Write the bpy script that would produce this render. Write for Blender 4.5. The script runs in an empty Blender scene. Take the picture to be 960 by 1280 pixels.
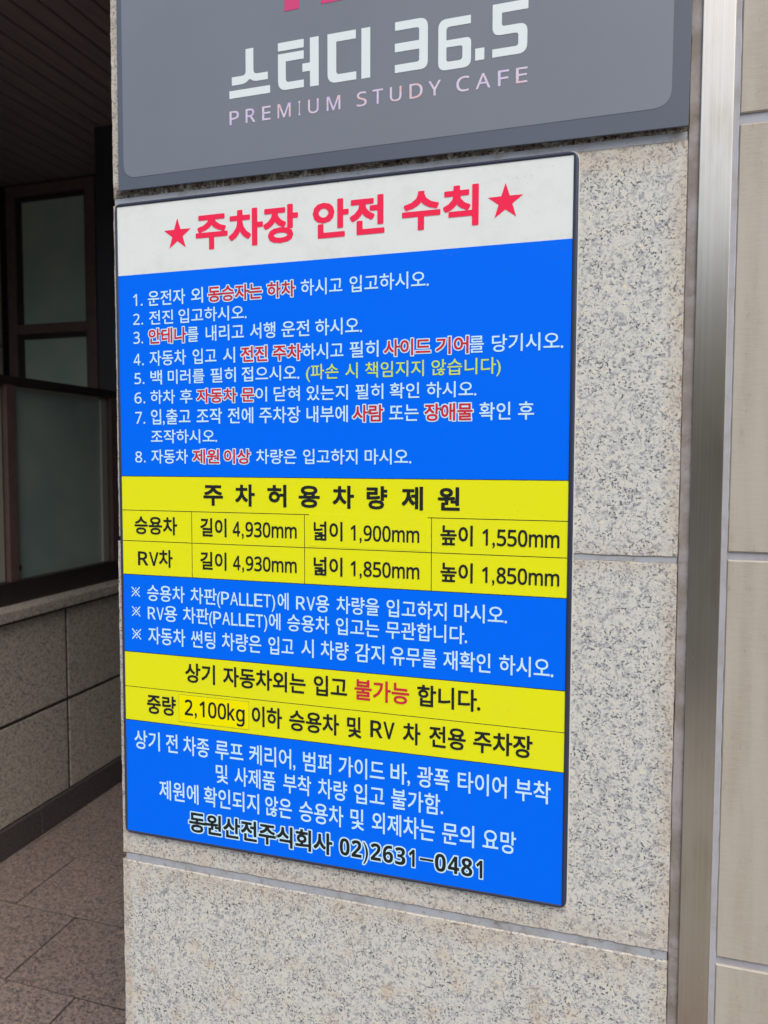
import bpy, bmesh, math, random
import numpy as np
from mathutils import Vector, Matrix, noise as mnoise

random.seed(7)
SC = bpy.context.scene
COL = SC.collection
rad = math.radians

# ------------------------------------------------------------------ camera
CAM = Vector((0.68960, -0.92917, 1.5))
cd = bpy.data.cameras.new('camera')
cam = bpy.data.objects.new('camera', cd)
COL.objects.link(cam)
_r = Vector((0.945984, 0.324204, 0.002508)).normalized()      # picture right
_u = Vector((-0.022717, 0.058566, 0.998025)).normalized()     # picture up
_b = _r.cross(_u).normalized()
_u = _b.cross(_r).normalized()
M = Matrix((_r, _u, _b)).transposed().to_4x4()
M.translation = CAM
cam.matrix_world = M
cd.sensor_fit = 'VERTICAL'
cd.sensor_height = 36.0
cd.lens = 28.918
cd.clip_start = 0.02
cd.clip_end = 1000
cd.dof.use_dof = True
cd.dof.focus_distance = 1.0
cd.dof.aperture_fstop = 9.0
SC.camera = cam
SC.render.resolution_x, SC.render.resolution_y = 768, 1024

# ------------------------------------------------------------------ light
SUN_EL, SUN_AZ = rad(52), rad(38)         # azimuth: from the facade's normal (-Y) towards +X
w = bpy.data.worlds.new('World')
SC.world = w
w.use_nodes = True
nt = w.node_tree
nt.nodes.clear()
sky = nt.nodes.new('ShaderNodeTexSky')
sky.sky_type = 'NISHITA'
sky.sun_disc = False
sky.sun_elevation = SUN_EL
sky.sun_rotation = math.pi - SUN_AZ       # 0 = +Y, clockwise towards +X
sky.air_density = 1.0
sky.dust_density = 4.0
sky.ozone_density = 1.0
bg = nt.nodes.new('ShaderNodeBackground')
bg.inputs['Strength'].default_value = 0.15
wo = nt.nodes.new('ShaderNodeOutputWorld')
nt.links.new(sky.outputs[0], bg.inputs['Color'])
nt.links.new(bg.outputs[0], wo.inputs['Surface'])
sd = bpy.data.lights.new('sun', 'SUN')
sd.energy = 0.8
sd.angle = rad(40)
sd.color = (1.0, 0.975, 0.94)
sun = bpy.data.objects.new('sun', sd)
COL.objects.link(sun)
_d = Vector((math.sin(SUN_AZ) * math.cos(SUN_EL), -math.cos(SUN_AZ) * math.cos(SUN_EL), math.sin(SUN_EL)))
sun.rotation_euler = _d.to_track_quat('Z', 'Y').to_euler()
sun.location = (6, -6, 9)
SC.view_settings.view_transform = 'Standard'
SC.view_settings.look = 'None'
SC.view_settings.gamma = 1
SC.view_settings.exposure = 0.5
SC.cycles.max_bounces = 8
SC.cycles.diffuse_bounces = 5
SC.cycles.use_denoising = True


def lin(r, g, b):
    f = lambda c: (c / 255 / 12.92) if c <= 10 else ((c / 255 + 0.055) / 1.055) ** 2.4
    return (f(r), f(g), f(b), 1)


# ------------------------------------------------------------------ materials
class NB:
    def __init__(self, name):
        self.m = bpy.data.materials.new(name)
        self.m.use_nodes = True
        self.t = self.m.node_tree
        self.t.nodes.clear()
        self.out = self.n('ShaderNodeOutputMaterial')
        self.p = self.n('ShaderNodeBsdfPrincipled')
        self.t.links.new(self.p.outputs[0], self.out.inputs['Surface'])
        self.co = self.n('ShaderNodeTexCoord').outputs['Object']

    def n(self, typ):
        return self.t.nodes.new(typ)

    def put(self, sock, v):
        if isinstance(v, bpy.types.NodeSocket):
            self.t.links.new(v, sock)
        else:
            sock.default_value = v

    def math(self, op, a, b=0.0, c=0.0, clamp=False):
        x = self.n('ShaderNodeMath')
        x.operation = op
        x.use_clamp = clamp
        for i, v in enumerate((a, b, c)):
            self.put(x.inputs[i], v)
        return x.outputs[0]

    def step(self, v, a, b):
        x = self.n('ShaderNodeMapRange')
        x.interpolation_type = 'SMOOTHSTEP'
        self.put(x.inputs['Value'], v)
        x.inputs['From Min'].default_value = a
        x.inputs['From Max'].default_value = b
        return x.outputs['Result']

    def mix(self, f, a, b, mode='MIX'):
        x = self.n('ShaderNodeMix')
        x.data_type = 'RGBA'
        x.blend_type = mode
        self.put(x.inputs['Factor'], f)
        self.put(x.inputs[6], a)
        self.put(x.inputs[7], b)
        return x.outputs[2]

    def scaled(self, s):
        x = self.n('ShaderNodeMapping')
        x.inputs['Scale'].default_value = s
        self.put(x.inputs['Vector'], self.co)
        return x.outputs[0]

    def noise(self, scale, detail=2.0, rough=0.5, vec=None, col=False):
        x = self.n('ShaderNodeTexNoise')
        x.inputs['Scale'].default_value = scale
        x.inputs['Detail'].default_value = detail
        x.inputs['Roughness'].default_value = rough
        self.put(x.inputs['Vector'], vec if vec is not None else self.co)
        return x.outputs['Color' if col else 'Fac']

    def voro(self, scale, feature='F1', out='Distance', vec=None, rnd=1.0):
        x = self.n('ShaderNodeTexVoronoi')
        x.feature = feature
        x.inputs['Scale'].default_value = scale
        x.inputs['Randomness'].default_value = rnd
        self.put(x.inputs['Vector'], vec if vec is not None else self.co)
        return x.outputs[out]

    def ramp(self, v, stops, const=False):
        x = self.n('ShaderNodeValToRGB')
        if const:
            x.color_ramp.interpolation = 'CONSTANT'
        e = x.color_ramp.elements
        e[0].position, e[0].color = stops[0]
        e[1].position, e[1].color = stops[-1]
        for p, c in stops[1:-1]:
            q = e.new(p)
            q.color = c
        self.put(x.inputs[0], v)
        return x.outputs[0]

    def xyz(self):
        x = self.n('ShaderNodeSeparateXYZ')
        self.put(x.inputs[0], self.co)
        return x.outputs

    def bump(self, h, strength, dist=0.001):
        x = self.n('ShaderNodeBump')
        x.inputs['Strength'].default_value = strength
        x.inputs['Distance'].default_value = dist
        self.put(x.inputs['Height'], h)
        self.put(self.p.inputs['Normal'], x.outputs[0])

    def set(self, **k):
        for a, v in k.items():
            self.put(self.p.inputs[a.replace('_', ' ')], v)
        return self


MAT = {}


def granite(name, base, grey, dark, cream, rough=0.75, sc=1.0, stain=None, rnd=0.06, weather=None):
    b = NB(name)
    warp = b.noise(90 * sc, 2, 0.5, col=True)
    v = b.n('ShaderNodeVectorMath')
    v.operation = 'MULTIPLY_ADD'
    b.put(v.inputs[0], warp)
    v.inputs[1].default_value = (0.006, 0.006, 0.006)
    b.put(v.inputs[2], b.co)
    wv = v.outputs[0]
    # crystals: cells with random tone, cut by a broader cluster noise
    n1 = b.noise(150 * sc, 3, 0.62, vec=wv)
    cells = b.voro(330 * sc, out='Color', vec=wv)
    sep = b.n('ShaderNodeSeparateColor')
    b.put(sep.inputs[0], cells)
    c1 = b.math('ADD', n1, b.math('MULTIPLY', b.math('SUBTRACT', sep.outputs[0], 0.5), 0.16))
    col = b.ramp(c1, [(0.28, grey), (0.38, tuple(0.5 * (p + q) for p, q in zip(grey, base))), (0.50, base), (0.60, base), (0.74, cream)])
    # a little tone change over the slab
    big = b.noise(7, 3, 0.6)
    col = b.mix(b.math('MULTIPLY', b.step(big, 0.35, 0.75), 0.18), col, b.mix(0.5, base, cream), 'MIX')
    # grey-blue clusters and black mica specks
    n2 = b.noise(230 * sc, 2, 0.6, vec=wv)
    m2 = b.step(b.math('ADD', n2, b.math('MULTIPLY', b.math('SUBTRACT', sep.outputs[1], 0.5), 0.22)), 0.58, 0.66)
    col = b.mix(b.math('MULTIPLY', m2, 0.88), col, grey)
    n3 = b.noise(300 * sc, 1, 0.5)
    m3 = b.math('MULTIPLY', b.step(n3, 0.59, 0.64), b.step(b.noise(70 * sc, 2, 0.5), 0.42, 0.56))
    col = b.mix(b.math('MULTIPLY', m3, 0.85), col, dark)
    oi = b.n('ShaderNodeObjectInfo')
    fac = b.math('ADD', 1 - rnd, b.math('MULTIPLY', oi.outputs['Random'], 2 * rnd))
    cc = b.n('ShaderNodeCombineColor')
    for i in range(3):
        b.put(cc.inputs[i], fac)
    col = b.mix(1.0, col, cc.outputs[0], 'MULTIPLY')
    if weather:
        col = weather(b, col)
    b.set(Base_Color=col, Roughness=rough, Specular_IOR_Level=0.35)
    hgt = b.math('ADD', b.math('MULTIPLY', b.noise(420 * sc, 3, 0.7), 0.7), b.math('MULTIPLY', n1, 0.5))
    b.bump(hgt, 0.45, 0.0012)
    MAT[name] = b.m
    return b.m


def pillar_weather(b, col):
    s = b.xyz()
    x, z = s['X'], s['Z']
    tan = lin(176, 152, 122)
    brown = lin(84, 66, 48)
    nz = b.noise(55, 4, 0.65)
    nb = b.noise(14, 3, 0.6)

    def near(v, at, wd, side=0):
        d = b.math('SUBTRACT', v, at)
        if side > 0:
            return b.math('MULTIPLY', b.step(d, wd, 0.0), b.step(d, -0.004, -0.001))
        if side < 0:
            return b.math('MULTIPLY', b.step(d, -wd, 0.0), b.step(d, 0.004, 0.001))
        return b.step(b.math('ABSOLUTE', d), wd, 0.0)
    # tan weathering beside the joints and the right-hand edge
    t = b.math('MAXIMUM', near(z, 1.835, 0.045, -1), b.math('MULTIPLY', near(z, 1.391, 0.03), 0.7))
    t = b.math('MAXIMUM', t, b.math('MULTIPLY', near(z, 0.950, 0.05), 0.8))
    t = b.math('MAXIMUM', t, near(x, 0.706, 0.03))
    t = b.math('MAXIMUM', t, near(x, -0.006, 0.012))
    t = b.math('MULTIPLY', t, b.step(b.math('ADD', nz, b.math('MULTIPLY', nb, 0.4)), 0.42, 0.80))
    col = b.mix(b.math('MULTIPLY', t, 0.42), col, tan)
    # warm blotches low down
    low = b.math('MULTIPLY', b.step(z, 1.05, 0.85), b.step(b.noise(22, 4, 0.7), 0.50, 0.72))
    col = b.mix(b.math('MULTIPLY', low, 0.40), col, lin(196, 168, 132))
    ed = near(z, 0.9472, 0.0022)  # block edges darkened: dirt, and colour to offset the bevels' sky highlight
    for q in (0.9555, 1.3955, 1.8345, 1.3905):
        ed = b.math('MAXIMUM', ed, near(z, q, 0.0024))
    col = b.mix(b.math('MULTIPLY', ed, 0.70), col, lin(104, 92, 78))
    # brown-black algae on the strip above the top joint and up the right edge
    g = b.math('MULTIPLY', b.step(z, 1.8405, 1.842), b.step(z, 1.862, 1.852))
    g = b.math('MULTIPLY', g, b.step(b.noise(120, 4, 0.75), 0.30, 0.55))
    col = b.mix(b.math('MULTIPLY', g, 0.85), col, brown)
    g2 = b.math('MULTIPLY', g, b.step(b.noise(180, 2, 0.6), 0.52, 0.62))
    col = b.mix(g2, col, lin(44, 38, 34))
    e = b.math('MULTIPLY', near(x, 0.706, 0.004), b.step(b.noise(90, 3, 0.7), 0.48, 0.62))
    col = b.mix(b.math('MULTIPLY', e, 0.7), col, lin(112, 92, 74))
    return col


granite('pillar granite', lin(200, 202, 195), lin(138, 142, 147), lin(60, 64, 70), lin(218, 210, 186), sc=1.2, weather=pillar_weather, rnd=0.02)
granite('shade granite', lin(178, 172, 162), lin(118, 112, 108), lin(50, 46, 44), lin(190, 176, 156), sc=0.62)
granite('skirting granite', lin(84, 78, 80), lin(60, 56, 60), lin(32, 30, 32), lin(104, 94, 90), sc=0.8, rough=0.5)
granite('paving granite', lin(142, 130, 124), lin(82, 74, 73), lin(34, 30, 32), lin(184, 154, 132), sc=0.5, rough=0.6)


def simple(name, col, rough=0.5, metallic=0.0, spec=0.5, mottled=0.0, bump=0.0, nscale=20):
    b = NB(name)
    c = col
    if mottled:
        n = b.noise(nscale, 4, 0.6)
        dk = tuple(v * (1 - mottled) for v in col[:3]) + (1,)
        c = b.mix(b.step(n, 0.3, 0.7), dk, col)
    b.set(Base_Color=c, Roughness=rough, Metallic=metallic, Specular_IOR_Level=spec)
    if bump:
        b.bump(b.noise(nscale * 6, 3, 0.6), bump, 0.001)
    MAT[name] = b.m
    return b.m


def ink(name, col, rough=0.42, dirt=0.05):
    b = NB(name)
    n = b.noise(13, 6, 0.75)
    c = b.mix(b.math('MULTIPLY', b.step(n, 0.46, 0.75), dirt), col, lin(150, 148, 132))
    sp = b.step(b.noise(420, 1, 0.5), 0.69, 0.74)
    sp = b.math('MULTIPLY', sp, b.step(b.noise(24, 2, 0.5), 0.52, 0.7))
    c = b.mix(b.math('MULTIPLY', sp, 0.55), c, lin(110, 100, 84))
    b.set(Base_Color=c, Roughness=rough, Specular_IOR_Level=0.08)
    MAT[name] = b.m


ink('white print', (0.72, 0.775, 0.745, 1), dirt=0.18)
ink('blue print', (0.0, 0.145, 0.92, 1), dirt=0.0)
ink('yellow print', (0.76, 0.79, 0.012, 1), dirt=0.04)
ink('bright yellow print', (0.88, 0.82, 0.0, 1), dirt=0.0)
ink('black print', (0.018, 0.022, 0.022, 1), dirt=0.0)
ink('red print', (0.56, 0.03, 0.05, 1), dirt=0.0)
ink('pink red print', (0.86, 0.03, 0.09, 1), dirt=0.0)
ink('pale blue white print', lin(196, 234, 250), dirt=0.0)
ink('pale yellow print', lin(196, 226, 90), dirt=0.0)
simple('white backing', lin(214, 216, 216), 0.4)
simple('navy edging', lin(48, 53, 70), 0.3)
# cafe sign
simple('cafe sign border', lin(86, 94, 106), 0.38, mottled=0.05, nscale=5)
simple('cafe sign face', lin(118, 125, 134), 0.36, mottled=0.06, nscale=4)
simple('cafe sign edge', lin(120, 120, 122), 0.4, metallic=0.4)
simple('cafe white', (0.72, 0.80, 0.80, 1), 0.4)
simple('cafe pink', lin(206, 62, 116), 0.4)
b = NB('cafe pearl')
b.set(Base_Color=b.ramp(b.noise(70, 2, 0.5), [(0.35, lin(206, 184, 222)), (0.5, lin(214, 206, 226)), (0.65, lin(220, 186, 190))]), Roughness=0.3)
MAT['cafe pearl'] = b.m
# sealant
b = NB('grey sealant')
n = b.noise(40, 4, 0.65)
c = b.mix(b.step(n, 0.45, 0.75), lin(162, 168, 174), lin(138, 137, 133))
c = b.mix(b.math('MULTIPLY', b.step(b.noise(90, 4, 0.7), 0.58, 0.72), 0.6), c, lin(92, 76, 62))
b.set(Base_Color=c, Roughness=0.6)
b.bump(b.noise(60, 3, 0.6), 0.3, 0.001)
MAT['grey sealant'] = b.m
b = NB('brown sealant')
n = b.noise(26, 4, 0.65)
c = b.mix(b.step(n, 0.35, 0.65), lin(126, 118, 110), lin(152, 148, 146))
c = b.mix(b.math('MULTIPLY', b.step(b.noise(50, 4, 0.7), 0.55, 0.7), 0.5), c, lin(104, 84, 66))
b.set(Base_Color=c, Roughness=0.6)
b.bump(b.noise(60, 3, 0.6), 0.3, 0.001)
MAT['brown sealant'] = b.m
b = NB('pale sealant')
n = b.noise(30, 4, 0.65)
c = b.mix(b.step(n, 0.4, 0.75), lin(164, 167, 174), lin(150, 148, 148))
b.set(Base_Color=c, Roughness=0.55)
MAT['pale sealant'] = b.m
# brushed steel
b = NB('brushed steel')
br = b.noise(1.0, 3, 0.6, vec=b.scaled((900, 900, 2.2)))
sm = b.noise(1.0, 4, 0.6, vec=b.scaled((30, 30, 9)))
c = b.mix(b.step(sm, 0.45, 0.75), lin(204, 197, 182), lin(190, 181, 162))
c = b.mix(b.math('MULTIPLY', b.step(br, 0.4, 0.7), 0.25), c, lin(232, 228, 220))
tg = b.n('ShaderNodeTangent')
tg.direction_type = 'RADIAL'
tg.axis = 'Z'
b.set(Base_Color=c, Metallic=1.0, Anisotropic=0.8, Tangent=tg.outputs[0],
      Roughness=b.math('ADD', 0.23, b.math('MULTIPLY', sm, 0.14)))
b.bump(br, 0.12, 0.0004)
MAT['brushed steel'] = b.m
# smooth buff tile
b = NB('buff tile')
ln = b.noise(1.0, 3, 0.6, vec=b.scaled((90, 90, 1100)))
v1 = b.noise(1.0, 4, 0.6, vec=b.scaled((40, 40, 5)))
v2 = b.noise(1.0, 4, 0.7, vec=b.scaled((260, 260, 90)))
c = b.mix(b.step(v1, 0.35, 0.7), lin(172, 167, 154), lin(161, 153, 139))
c = b.mix(b.math('MULTIPLY', b.step(ln, 0.35, 0.7), 0.20), c, lin(196, 190, 176))
c = b.mix(b.math('MULTIPLY', b.math('MULTIPLY', b.step(v2, 0.60, 0.72), b.step(v1, 0.4, 0.6)), 0.45), c, lin(116, 106, 94))
b.set(Base_Color=c, Roughness=0.5)
b.bump(ln, 0.12, 0.0005)
MAT['buff tile'] = b.m
# dark joinery
simple('brown frame', lin(100, 82, 78), 0.45, mottled=0.2)
simple('dark frame', lin(44, 38, 38), 0.45, mottled=0.2)
simple('grey strip', lin(150, 150, 142), 0.45)
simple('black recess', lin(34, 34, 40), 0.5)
b = NB('frosted glass')
c = b.mix(b.step(b.noise(2.2, 3, 0.6), 0.35, 0.7), lin(146, 172, 162), lin(168, 182, 168))
b.set(Base_Color=c, Roughness=0.22, Specular_IOR_Level=0.6)
MAT['frosted glass'] = b.m
b = NB('dark frosted glass')
c = b.mix(b.step(b.noise(1.6, 3, 0.6), 0.35, 0.7), lin(126, 146, 144), lin(150, 166, 158))
b.set(Base_Color=c, Roughness=0.2, Specular_IOR_Level=0.6)
MAT['dark frosted glass'] = b.m
b = NB('ceiling board')
c = b.mix(b.step(b.noise(1.0, 3, 0.6, vec=b.scaled((60, 3, 60))), 0.35, 0.7), lin(118, 104, 106), lin(134, 118, 116))
b.set(Base_Color=c, Roughness=0.5)
MAT['ceiling board'] = b.m
simple('dark grout', lin(46, 42, 40), 0.9, mottled=0.3)
simple('dark mortar', lin(52, 48, 46), 0.9, mottled=0.3)
simple('concrete', lin(150, 148, 142), 0.85, mottled=0.2, bump=0.3, nscale=3)
simple('asphalt', (0.055, 0.055, 0.056, 1), 0.85, mottled=0.3, bump=0.5, nscale=9)
simple('kerb stone', lin(150, 148, 144), 0.8, mottled=0.2)
simple('road paint', (0.75, 0.75, 0.72, 1), 0.6)
simple('render wall', lin(200, 190, 172), 0.8, mottled=0.12, nscale=2)
simple('brick wall', lin(124, 84, 66), 0.85, mottled=0.25, nscale=8)
simple('shop dark', lin(112, 102, 92), 0.5)
simple('window glass', lin(40, 48, 54), 0.08, spec=0.8)

# ------------------------------------------------------------------ object helpers


def obj(name, bm, mat, parent=None, label=None):
    me = bpy.data.meshes.new(name)
    bm.normal_update()
    bm.to_mesh(me)
    bm.free()
    for m in (mat if isinstance(mat, list) else [mat]):
        me.materials.append(MAT[m])
    o = bpy.data.objects.new(name, me)
    COL.objects.link(o)
    if parent is not None:
        o.parent = parent
        # meshes are written in world coordinates; keep them there under the moved parent
        q = parent
        off = Vector((0, 0, 0))
        while q is not None:
            off += q.location
            q = q.parent
        o.location = -off
    if label:
        o['label'] = label
    return o


def thing(name, label, cat, loc=(0, 0, 0), group=None):
    o = bpy.data.objects.new(name, None)
    COL.objects.link(o)
    o.location = loc
    o.empty_display_size = 0.1
    o['label'] = label
    o['category'] = cat
    if group:
        o['group'] = group
    return o


def struct(name, bm, mat):
    o = obj(name, bm, mat)
    o['kind'] = 'structure'
    return o


def box(bm, x0, x1, y0, y1, z0, z1, bev=0.0, f=None):
    v = [(x, y, z) for x in (x0, x1) for y in (y0, y1) for z in (z0, z1)]
    b2 = bmesh.new()
    vs = [b2.verts.new(p) for p in v]
    for q in ((0, 1, 3, 2), (4, 6, 7, 5), (0, 4, 5, 1), (2, 3, 7, 6), (0, 2, 6, 4), (1, 5, 7, 3)):
        b2.faces.new([vs[i] for i in q])
    if bev:
        bmesh.ops.bevel(b2, geom=b2.edges[:], offset=bev, segments=2, profile=0.6, affect='EDGES')
    bmesh.ops.recalc_face_normals(b2, faces=b2.faces[:])
    if f:
        for q in b2.verts:
            q.co = Vector(f(*q.co))
        bmesh.ops.recalc_face_normals(b2, faces=b2.faces[:])
    m = bpy.data.meshes.new('t')
    b2.to_mesh(m)
    b2.free()
    bm.from_mesh(m)
    bpy.data.meshes.remove(m)
    return bm


def nb(*a, **k):
    return box(bmesh.new(), *a, **k)


def slab(f, u0, u1, v0, v1, w0, w1, bev=0.002, rough=0.0, step=0.008, seed=0, corner=0.0):
    """stone slab: outline in (u, v), front at w0, back at w1; rough, bevelled arris. f maps (u,v,w) to the place"""
    pts = []

    def side(a, b):
        n = max(1, int((Vector(b) - Vector(a)).length / step)) if rough else 1
        for i in range(n):
            t = i / n
            pts.append((a[0] + (b[0] - a[0]) * t, a[1] + (b[1] - a[1]) * t))
    side((u0, v0), (u1, v0)); side((u1, v0), (u1, v1)); side((u1, v1), (u0, v1)); side((u0, v1), (u0, v0))
    cu, cv = (u0 + u1) / 2, (v0 + v1) / 2
    hu, hv = (u1 - u0) / 2, (v1 - v0) / 2
    bm = bmesh.new()
    rings = [[], [], []]
    for (u, v) in pts:
        n1 = mnoise.noise(Vector((u * 60, v * 60, seed))) + 0.6 * mnoise.noise(Vector((u * 210, v * 210, seed + 3)))
        n2 = mnoise.noise(Vector((u * 90 + 9, v * 90, seed + 7))) + 0.6 * mnoise.noise(Vector((u * 260, v * 260, seed + 5)))
        bv = abs(bev)
        du = -1 if u > cu + hu - 1e-6 else (1 if u < cu - hu + 1e-6 else 0)
        dv = -1 if v > cv + hv - 1e-6 else (1 if v < cv - hv + 1e-6 else 0)
        a = rough * (0.6 + n1)
        c = bv + rough * max(0.0, 0.6 + 1.3 * n2)
        rings[0].append(bm.verts.new(f(u + du * a, v + dv * a, w1)))
        rings[1].append(bm.verts.new(f(u + du * a, v + dv * a, w0 + bev + rough * 0.5 * max(0, 1 + n2))))
        rings[2].append(bm.verts.new(f(u + du * (a + c), v + dv * (a + c), w0)))
    n = len(pts)
    for r in range(2):
        for i in range(n):
            j = (i + 1) % n
            bm.faces.new([rings[r][i], rings[r][j], rings[r + 1][j], rings[r + 1][i]])
    # front face as a ladder between the two v sides, fans at both ends
    nu = max(1, int(round((u1 - u0) / step))) if rough else 1
    q = rings[2]
    cnt = [0, 0]
    nb_ = next(i for i in range(n) if abs(pts[i][0] - u1) < 1e-9)            # bottom side ends at the corner (u1, v0)
    nr_ = next(i for i in range(n) if i >= nb_ and abs(pts[i][1] - v1) < 1e-9) - nb_
    Rr = [q[nb_ + k] for k in range(nr_ + 1)]
    L_ = [q[0]] + [q[n - k] for k in range(1, nr_ + 1)]
    if nr_ == 1 and nb_ == 1:
        bm.faces.new([L_[0], Rr[0], Rr[1], L_[1]])
    else:
        if nr_ > 2:
            for k in range(1, nr_ - 1):
                bm.faces.new([L_[k], Rr[k], Rr[k + 1], L_[k + 1]])
        lo_ = q[0:nb_ + 1]
        hi_ = [q[nb_ + nr_ + k] for k in range(nb_ + 1)]
        if nr_ == 1:
            for k in range(nb_):
                bm.faces.new([lo_[k], lo_[k + 1], hi_[nb_ - k - 1], hi_[nb_ - k]])
        else:
            for row, ea, eb in ((lo_, L_[1], Rr[1]), (hi_, Rr[nr_ - 1], L_[nr_ - 1])):
                mid = [ea] + [bm.verts.new(ea.co.lerp(eb.co, k / nb_)) for k in range(1, nb_)] + [eb]
                for k in range(nb_):
                    bm.faces.new([row[k], row[k + 1], mid[k + 1], mid[k]])
    bmesh.ops.recalc_face_normals(bm, faces=bm.faces[:])
    return bm


FRONT = lambda u, v, w: (u, w, v)          # facade: u = X, v = Z, w = depth Y

WY = 0.005                                  # plane of the facade stones; the notice is printed at Y = 0

# ------------------------------------------------------------------ ground, road, far side of the street
bm = nb(-150, 150, -150, 150, -0.6, -0.16)
struct('ground', bm, 'concrete')
bm = nb(-150, 150, -12.0, -4.0, -0.17, -0.12)
struct('road', bm, 'asphalt')
bm = bmesh.new()
for i in range(-6, 7):
    box(bm, i * 6.0, i * 6.0 + 3.0, -8.07, -7.93, -0.119, -0.116)
o = struct('road_markings', bm, 'road paint')
bm = nb(-60, 60, -3.82, -1.405, -0.17, -0.006)
struct('pavement', bm, 'concrete')
bm = nb(-60, 60, -3.998, -3.825, -0.17, 0.0, 0.01)
struct('kerb', bm, 'kerb stone')
bm = nb(-60, 60, -12.18, -12.002, -0.17, 0.0, 0.01)
struct('kerb', bm, 'kerb stone')
bm = nb(-60, 60, -19.0, -12.185, -0.17, -0.006)
struct('pavement', bm, 'concrete')

# entrance floor laid in rectangular granite pavers; cross joints shifted row by row and slightly skewed
KX = -0.0772
struct('floor', nb(-3.6, 3.6, -1.4, 3.5, -0.15, -0.0022), 'dark grout')
FLOOR = lambda u, v, w: (u + KX * v, v, w)
rows = [0.883 + 0.3335 * i for i in range(-7, 8)]
fl = bpy.data.objects['floor']
SH = {-1: -0.771, 0: -1.018, 1: -1.266}
for i, y in enumerate(rows):
    k = i - 7
    sh = SH.get(k, -1.018 + 0.27 * ((k * 3) % 5) - 0.2)
    for c in range(-5, 7):
        x0 = sh + 0.55 * c
        x1 = x0 + 0.55
        if x1 < -1.9 or x0 > 2.3 or (y > 0.2 and (x0 > 0.4)):
            continue
        bm = slab(FLOOR, x0 + 0.0026, x1 - 0.0026, y + 0.0026, y + 0.3309, 0.0 + random.uniform(-0.0006, 0.0006), -0.0095, bev=-0.0005)
        for q in bm.verts:
            pass
        obj('paving_stone', bm, 'paving granite', fl)

# ------------------------------------------------------------------ granite pillar
PL, PR = -0.0100, 0.7045
pillar = thing('granite_pillar', 'speckled grey granite pillar carrying the blue and yellow notice', 'pillar', (0.35, 0.2, 0))
JZ = [-0.01, 0.058, 0.5045, 0.951, 1.3935, 1.8405, 2.287, 2.7335, 3.40]
G = {0.951: (0.9465, 0.9555), 1.3935: (1.3905, 1.3955), 1.8405: (1.8350, 1.8425)}
edges = []
for j in JZ:
    lo, hi = G.get(j, (j - 0.0035, j + 0.0035))
    edges.append((lo, hi))
core = nb(PL + 0.03, PR, WY + 0.035, 0.425, -0.05, 3.4)
obj('core', core, 'dark mortar', pillar)
for i in range(len(JZ) - 1):
    z0, z1 = edges[i][1], edges[i + 1][0]
    lx = {5: -0.0104, 4: -0.0108, 3: -0.0130}.get(i, -0.0142 if i < 3 else -0.0100)
    low = i <= 2
    bm = slab(FRONT, lx, PR - 0.0005, z0, z1, WY, WY + 0.032, bev=0.0012 if low else 0.0008, rough=0.0007 if 2 <= i <= 5 else 0.0006, step=0.006 if 2 <= i <= 5 else 0.03, seed=i * 3.7)
    obj('granite_block', bm, 'pillar granite', pillar)
    # blocks of the side that faces the entrance
    sm = slab(lambda u, v, w: (w, u, v), WY + 0.0335, 0.425, z0, z1, lx + 0.0012, PL + 0.029, bev=0.002)
    obj('granite_block', sm, 'pillar granite', pillar)
for i in range(1, len(JZ) - 1):
    lo, hi = edges[i]
    bm = slab(FRONT, PL + 0.001, PR - 0.001, lo - 0.002, hi + 0.002, WY + (0.0008 if i == 5 else 0.0014), WY + 0.02, bev=0.0008, rough=0.0006, step=0.012, seed=i)
    obj('sealant_joint', bm, 'grey sealant', pillar)

# sealant either side of the steel strip, and the strip
bm = slab(FRONT, PR - 0.0010, 0.7190, 0.0, 3.35, WY - 0.0005, WY + 0.02, bev=0.0004, rough=0.0005, step=0.012, seed=2)
sl = thing('steel_trim', 'tall brushed stainless steel strip between granite pillar and buff tiles', 'metal trim', (0.73, 0, 0))
obj('sealant_joint', bm, 'brown sealant', sl)
bm = nb(0.7150, 0.7462, 0.0018, 0.03, 0.0, 3.35, 0.0006)
obj('steel_face', bm, 'brushed steel', sl)
bm = slab(FRONT, 0.7422, 0.7527, 0.0, 3.35, WY - 0.0006, WY + 0.02, bev=0.0004, rough=0.0006, step=0.012, seed=6)
obj('sealant_joint', bm, 'pale sealant', sl)

# ------------------------------------------------------------------ buff tiled wall on the right
tw = thing('tiled_wall', 'smooth buff tiled wall right of the steel strip', 'wall', (1.8, 0.2, 0))
obj('core', nb(0.7525, 3.6, WY + 0.03, 0.42, -0.05, 3.4), 'dark mortar', tw)
TJ = [0.0, 0.068, 0.512, 0.9575, 1.4002, 1.8488, 2.294, 2.738, 3.40]
TG = {1.8488: 0.0052, 1.4002: 0.0040, 0.9575: 0.0040}
XJ = [0.7518, 1.652, 2.552, 3.6]
for i in range(len(TJ) - 1):
    z0 = TJ[i] + TG.get(TJ[i], 0.004)
    z1 = TJ[i + 1] - TG.get(TJ[i + 1], 0.004)
    for k in range(3):
        bm = slab(FRONT, XJ[k] + (0.0006 if k == 0 else 0.004), XJ[k + 1] - 0.004, z0, z1, WY, WY + 0.028, bev=0.0012, rough=0.0002, step=0.03, seed=i + k)
        obj('wall_tile', bm, 'buff tile', tw)
for i in range(1, len(TJ) - 1):
    g = TG.get(TJ[i], 0.004)
    bm = slab(FRONT, 0.7519, 3.59, TJ[i] - g - 0.001, TJ[i] + g + 0.001, WY + 0.0028, WY + 0.02, bev=0.0006, rough=0.0003, step=0.05, seed=i)
    obj('sealant_joint', bm, 'pale sealant', tw)
for x in XJ[1:3]:
    obj('sealant_joint', nb(x - 0.005, x + 0.005, WY + 0.0035, WY + 0.02, 0, 3.4), 'pale sealant', tw)

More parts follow.
